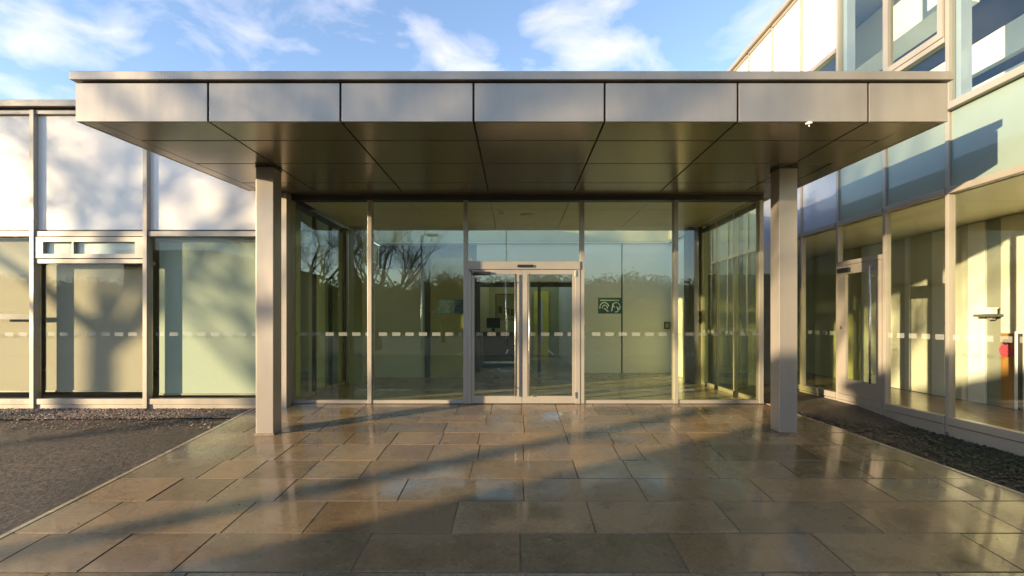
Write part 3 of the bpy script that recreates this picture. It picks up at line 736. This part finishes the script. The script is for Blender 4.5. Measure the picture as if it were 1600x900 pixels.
# inside: corridor, floors, upper room
y0, y1 = WY[0], WY[-1]
bx('corridor_floor', M['wood_floor'], rw, XW+.052, 7.40, y0, y1, -.05, .002)
CW = [(y0, 7.41, 'wall_cream'), (7.41, 7.66, 'recess_grey'), (7.66, 7.95, 'wall_white'), (7.95, 8.385, 'shade_grey'), (8.385, 8.64, 'wall_white'), (8.64, 9.14, 'shade_grey'), (9.14, 9.24, 'wall_white'), (9.24, 9.62, 'shade_grey'), (9.62, 10.4, 'wall_white'), (10.4, y1, 'wall_olive')]  # narrow white strips paint sun bands into the wall, grey-green between paints shade
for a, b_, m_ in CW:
    q_ = .03 if m_ in ('shade_grey', 'recess_grey') else 0
    bx('corridor_strip' if q_ else 'corridor_wall', M[m_], rw, 7.43+q_, 7.55+q_, a+.001, b_-.001, .003, 2.90)
bx('corridor_wall', M['wall_olive'], rw, 7.70, 7.8, y0, y1, .003, 2.9)
bx('corridor_ceiling', M['ceiling'], rw, XW+.052, 7.75, y0, y1, 2.91, 3.0)
bx('upper_floor', M['ceiling_white'], rw, XW+.052, 9.4, y0, y1, 3.60, 4.0)
bx('upper_wall', M['wall_white'], rw, 7.5, 7.62, y0, y1, 4.002, 5.15)
bx('upper_wall', M['wall_white'], rw, 7.5, 7.62, y0, y1, 5.36, 5.85)
bx('upper_wall', M['wall_dark'], rw, 9.3, 9.4, y0, y1, 4.002, 7.3)
bx('upper_ceiling', M['ceiling_grey'], rw, XW+.052, 9.4, y0, y1, 7.0, 7.3)
for yy in (6.04, 8.12): bx('upper_pier', M['spandrel_light'], rw, 5.56, 5.70, yy, yy+.10, 4.002, 6.99)
bx('bulkhead', M['wall_white'], rw, 6.6, 7.1, 7.4, 10, 6.2, 6.99)
bx('building_roof', M['gap'], rw, XW+.052, 14, y0, y1, 7.32, 7.55)
bx('end_wall', M['wall_white'], rw, XW+.052, 14, y1+.04, y1+.14, -.1, 7.55)
bx('end_wall', M['wall_white'], rw, XW+.052, 14, y0-.14, y0-.04, -.1, 7.55)
rebase(rw, (XW, 6.1, -.1))
# things in the corridor
t = thing('wall_shelf', 'small dark wall shelf in the corridor behind the right window', 'shelf')
yy = 7.43*755/(1551-806)
bx('shelf_board', M['sign_dim'], t, 7.25, 7.428, yy-.17, yy+.14, 1.38, 1.42); bx('shelf_bracket', M['frame'], t, 7.35, 7.428, yy-.05, yy+.02, 1.33, 1.379); rebase(t, (7.43, yy, 1.38))
t = thing('white_box', 'small white box on the dark wall shelf', 'box')
bx('carton', M['white'], t, 7.28, 7.38, yy-.12, yy+.04, 1.422, 1.50); bx('lid', M['white'], t, 7.27, 7.39, yy-.13, yy+.05, 1.501, 1.52); rebase(t, (7.3, yy, 1.421))
t = thing('wooden_door', 'brown wooden door leaf with pale frame in the corridor at the right edge', 'door')
ya, yb = 7.41*755/(1588-806), 7.41*755/(1566-806)
bx('door_leaf', M['wood'], t, 7.38, 7.428, ya, yb, .004, 1.13); bx('door_frame', M['white'], t, 7.37, 7.428, ya-.05, ya-.002, .004, 1.16); bx('edge_strip', M['frame_dark'], t, 7.372, 7.428, ya-.07, ya-.052, .004, 1.13); rebase(t, (7.4, ya, 0))
t = thing('hanging_badge', 'round red badge with a black clip hanging on the brown wooden door', 'badge')
yc = (ya*.45+yb*.55)
k = MB(); k.tube([(7.377, yc, .87), (7.36, yc, .87)], .10, 24); k.build('red_disc', M['red'], t)
bx('band', M['paper'], t, 7.352, 7.3595, yc-.07, yc+.07, .845, .862, bevel=0); MB().tube([(7.377, yc, 1.0), (7.355, yc, 1.0)], .045, 16).build('black_clip', M['black'], t)
rebase(t, (7.377, yc, .87))

# ------------------------------------------------------------------ behind the camera (seen in the glass, and casting the shadows)
def make_tree(name, label, seed, loc, height=11, trunk_r=.24, fork=4.2, group='bare trees behind the camera', lean=(0,0), spread=1.0, limbs=(4,5)):
    r = random.Random(seed)
    root = thing(name, label, 'tree', loc, group)
    tk, br = MB(), MB()
    top = Vector((lean[0], lean[1], fork))
    tk.tube([(0,0,-.1), (lean[0]*.2,lean[1]*.2,fork*.3), (lean[0]*.6,lean[1]*.6,fork*.7), top], [trunk_r*1.35, trunk_r*1.05, trunk_r*.95, trunk_r*.9], 12)
    def grow(p, d, length, rad, lvl):
        n = 5 if lvl < 3 else 3
        pts, rr = [p.copy()], [rad]
        for i in range(n):
            d = (d + Vector((r.uniform(-1,1), r.uniform(-1,1), r.uniform(-.6,.9)))*(.16 if lvl < 2 else .24)).normalized()
            p = p + d*length/n; pts.append(p.copy()); rr.append(rad*(1-.62*(i+1)/n))
        br.tube(pts, rr, (8,6,5,4,3)[lvl], cap=lvl < 2)
        if lvl >= 4: return
        for q in range((5,5,5,5)[lvl] if lvl else 5):
            i = r.randint(2 if lvl < 2 else 1, n); base = pts[i]
            ax = Vector((r.uniform(-1,1), r.uniform(-1,1), r.uniform(-.15,.9))).normalized()
            nd = (d*.75 + ax*.95).normalized()
            grow(base, nd, length*r.uniform(.5,.75), rr[i]*r.uniform(.5,.75), lvl+1)
    nl = r.randint(*limbs)
    for q in range(nl):
        a = 6.283*q/nl + r.uniform(-.4,.4)
        nd = Vector((math.cos(a)*r.uniform(.35,.75)*spread, math.sin(a)*r.uniform(.35,.75)*spread, 1)).normalized()
        grow(top + Vector((0,0,-r.uniform(0,.7)))*1, nd, (height-fork)*r.uniform(.5,.65), trunk_r*r.uniform(.5,.72), 0)
    tk.build('trunk', M['bark'], root, smooth=True); br.build('branches', M['bark'], root, smooth=True)
    return root
def copy_tree(src, loc, rz, sc_, label):
    c = src.copy(); C.objects.link(c); c.location = loc; c.rotation_euler = (0,0,rz); c.scale = (sc_,)*3; c['label'] = label
    for ch in src.children:
        d = ch.copy(); C.objects.link(d); d.parent = c
G0 = -.465
def su(u, x): return u + .57*x                            # y of a point at x on the sun line u
t1 = make_tree('bare_tree', 'large bare tree throwing its trunk shadow on the left building', 11, (-22, su(11.4, -22), G0), 13, .135, 4.6)
t2 = make_tree('bare_tree', 'slim bare tree throwing the narrow shadow across the paving', 23, (-20.5, su(5.70, -20.5), G0), 12, .15, 5.6, spread=1.35, limbs=(6,7))
t3 = make_tree('bare_tree', 'bare tree reflected large in the second lobby pane from the left', 41, (-9.0, -16, G0), 10.5, .22, 2.5, spread=1.9, limbs=(6,7))
copy_tree(t3, (-13.8, -14.5, G0), 2.3, 1.0, 'bare tree reflected in the leftmost lobby pane')
copy_tree(t1, (-27, su(15.5, -27), G0), .7, 1.05, 'bare tree shading the leftmost white panels')
copy_tree(t1, (-28.5, su(9.55, -28.5), G0), 2.6, 1.08, 'bare tree shading the pale blind beside the left column')
copy_tree(t3, (-6.4, -27, G0), 4.1, .80, 'smaller bare tree reflected beside the lamp post')

ob = thing('brick_outbuilding', 'low flat roofed brick outbuilding behind the camera, seen only in the window reflections', 'building')
ax, bx_ = -15.5, -12.0
yc = su(4.75, ax); zt = .70+.18*(3.5-ax)
bx('wall', M['brick'], ob, ax, bx_, yc-10, yc, G0-.05, zt-.2, bevel=0)
bx('roof', M['frame_dark'], ob, ax-.15, bx_+.15, yc-10.15, yc+.15, zt-.199, zt, bevel=.01)
dd = bx('door', M['wood'], ob, -11.999, -11.95, yc-4, yc-3, G0, G0+2.1); bx('door_handle', M['steel'], dd, -11.949, -11.9, yc-3.9, yc-3.86, .5, .62)
for a in (yc-8, yc-6.2):
    f = bx('window', M['frame'], ob, -11.999, -11.95, a, a+1.2, .6, 1.8); bx('pane', M['glass_up'], f, -11.949, -11.94, a+.06, a+1.14, .66, 1.74, bevel=0)
rebase(ob, (-13.7, yc-5, G0))
def lamp(x, y, h, label):
    t = thing('lamp_post', label, 'lamp post', group='lamp posts in the car park')
    MB().tube([(x,y,G0-.1), (x,y,G0+1.2), (x,y,G0+h)], [.085,.07,.045], 12).build('pole', M['steel'], t, smooth=True)
    MB().tube([(x,y,G0+h), (x+.25,y,G0+h+.12), (x+.7,y,G0+h+.1)], .03, 8).build('arm', M['steel'], t)
    bx('lamp_head', M['black'], t, x+.35, x+1.0, y-.14, y+.14, G0+h+.03, G0+h+.16, bevel=.03)
    rebase(t, (x, y, G0))
lamp(-5.8, -14.3, 7.0, 'tall lamp post reflected among the bare branches')
lamp(-.7, -21, 9.5, 'thin lamp post reflected above the entrance doors')
# far wood and hill
r = random.Random(77); k = MB()
def wtop(x): return 9.3 + .7*math.sin(x*.11+1) + .5*math.sin(x*.37) + .35*math.sin(x*1.3)
for i in range(45000):
    x = r.uniform(-115, 115); hm = wtop(x)
    z = hm*(.35+.65*r.random()**.7) if r.random() < .9 else hm + r.uniform(0, 1.3)*r.random()
    y = -72 + r.uniform(-2, 3) + x*.05; q = r.uniform(.10, .26)
    a = r.uniform(0, 6.28); b_ = r.uniform(-.8, .8)
    c, s_ = math.cos(a)*q, math.sin(a)*q
    k.quad([(x-c,y-s_,G0+z-q*.5), (x+c,y+s_,G0+z-q*.5+b_*q), (x+c*.6,y+s_*.6,G0+z+q*.7), (x-c*.5,y-s_*.5,G0+z+q*.5)])
x = -115
while x < 115:
    nx = x+.6
    for dy, dz in ((0, 0), (-2.5, .3)):
        y = -74+x*.05+dy; k.box(x, nx, y-1.5, y, G0-.5, G0+wtop(x)-.5+dz+r.uniform(-.3,.3))
    x = nx
o = struct(k.build('woodland', M['foliage']), 'stuff'); o['label'] = 'dark line of woodland behind the camera, seen in the glass'
k = MB(); xs = [-600+40*i for i in range(31)]
for a, b_ in zip(xs, xs[1:]):
    ha = 12+8*math.sin(a*.008)+4*math.sin(a*.021+2); hb = 12+8*math.sin(b_*.008)+4*math.sin(b_*.021+2)
    k.quad([(a,-160,-1),(b_,-160,-1),(b_,-240,hb),(a,-240,ha)]); k.quad([(a,-240,ha),(b_,-240,hb),(b_,-400,-1),(a,-400,-1)])
struct(k.build('hill', M['hill']))
struct(bx('kerb', M['frame'], None, -60, 60, -9.2, -9.05, G0-.05, G0+.12))
k = MB()
for i in range(16): k.quad([(-24+i*2.6,-15.5,G0+.006), (-23.9+i*2.6,-15.5,G0+.006), (-23.9+i*2.6,-10.6,G0+.006), (-24+i*2.6,-10.6,G0+.006)])
struct(k.build('parking_markings', M['marking']))
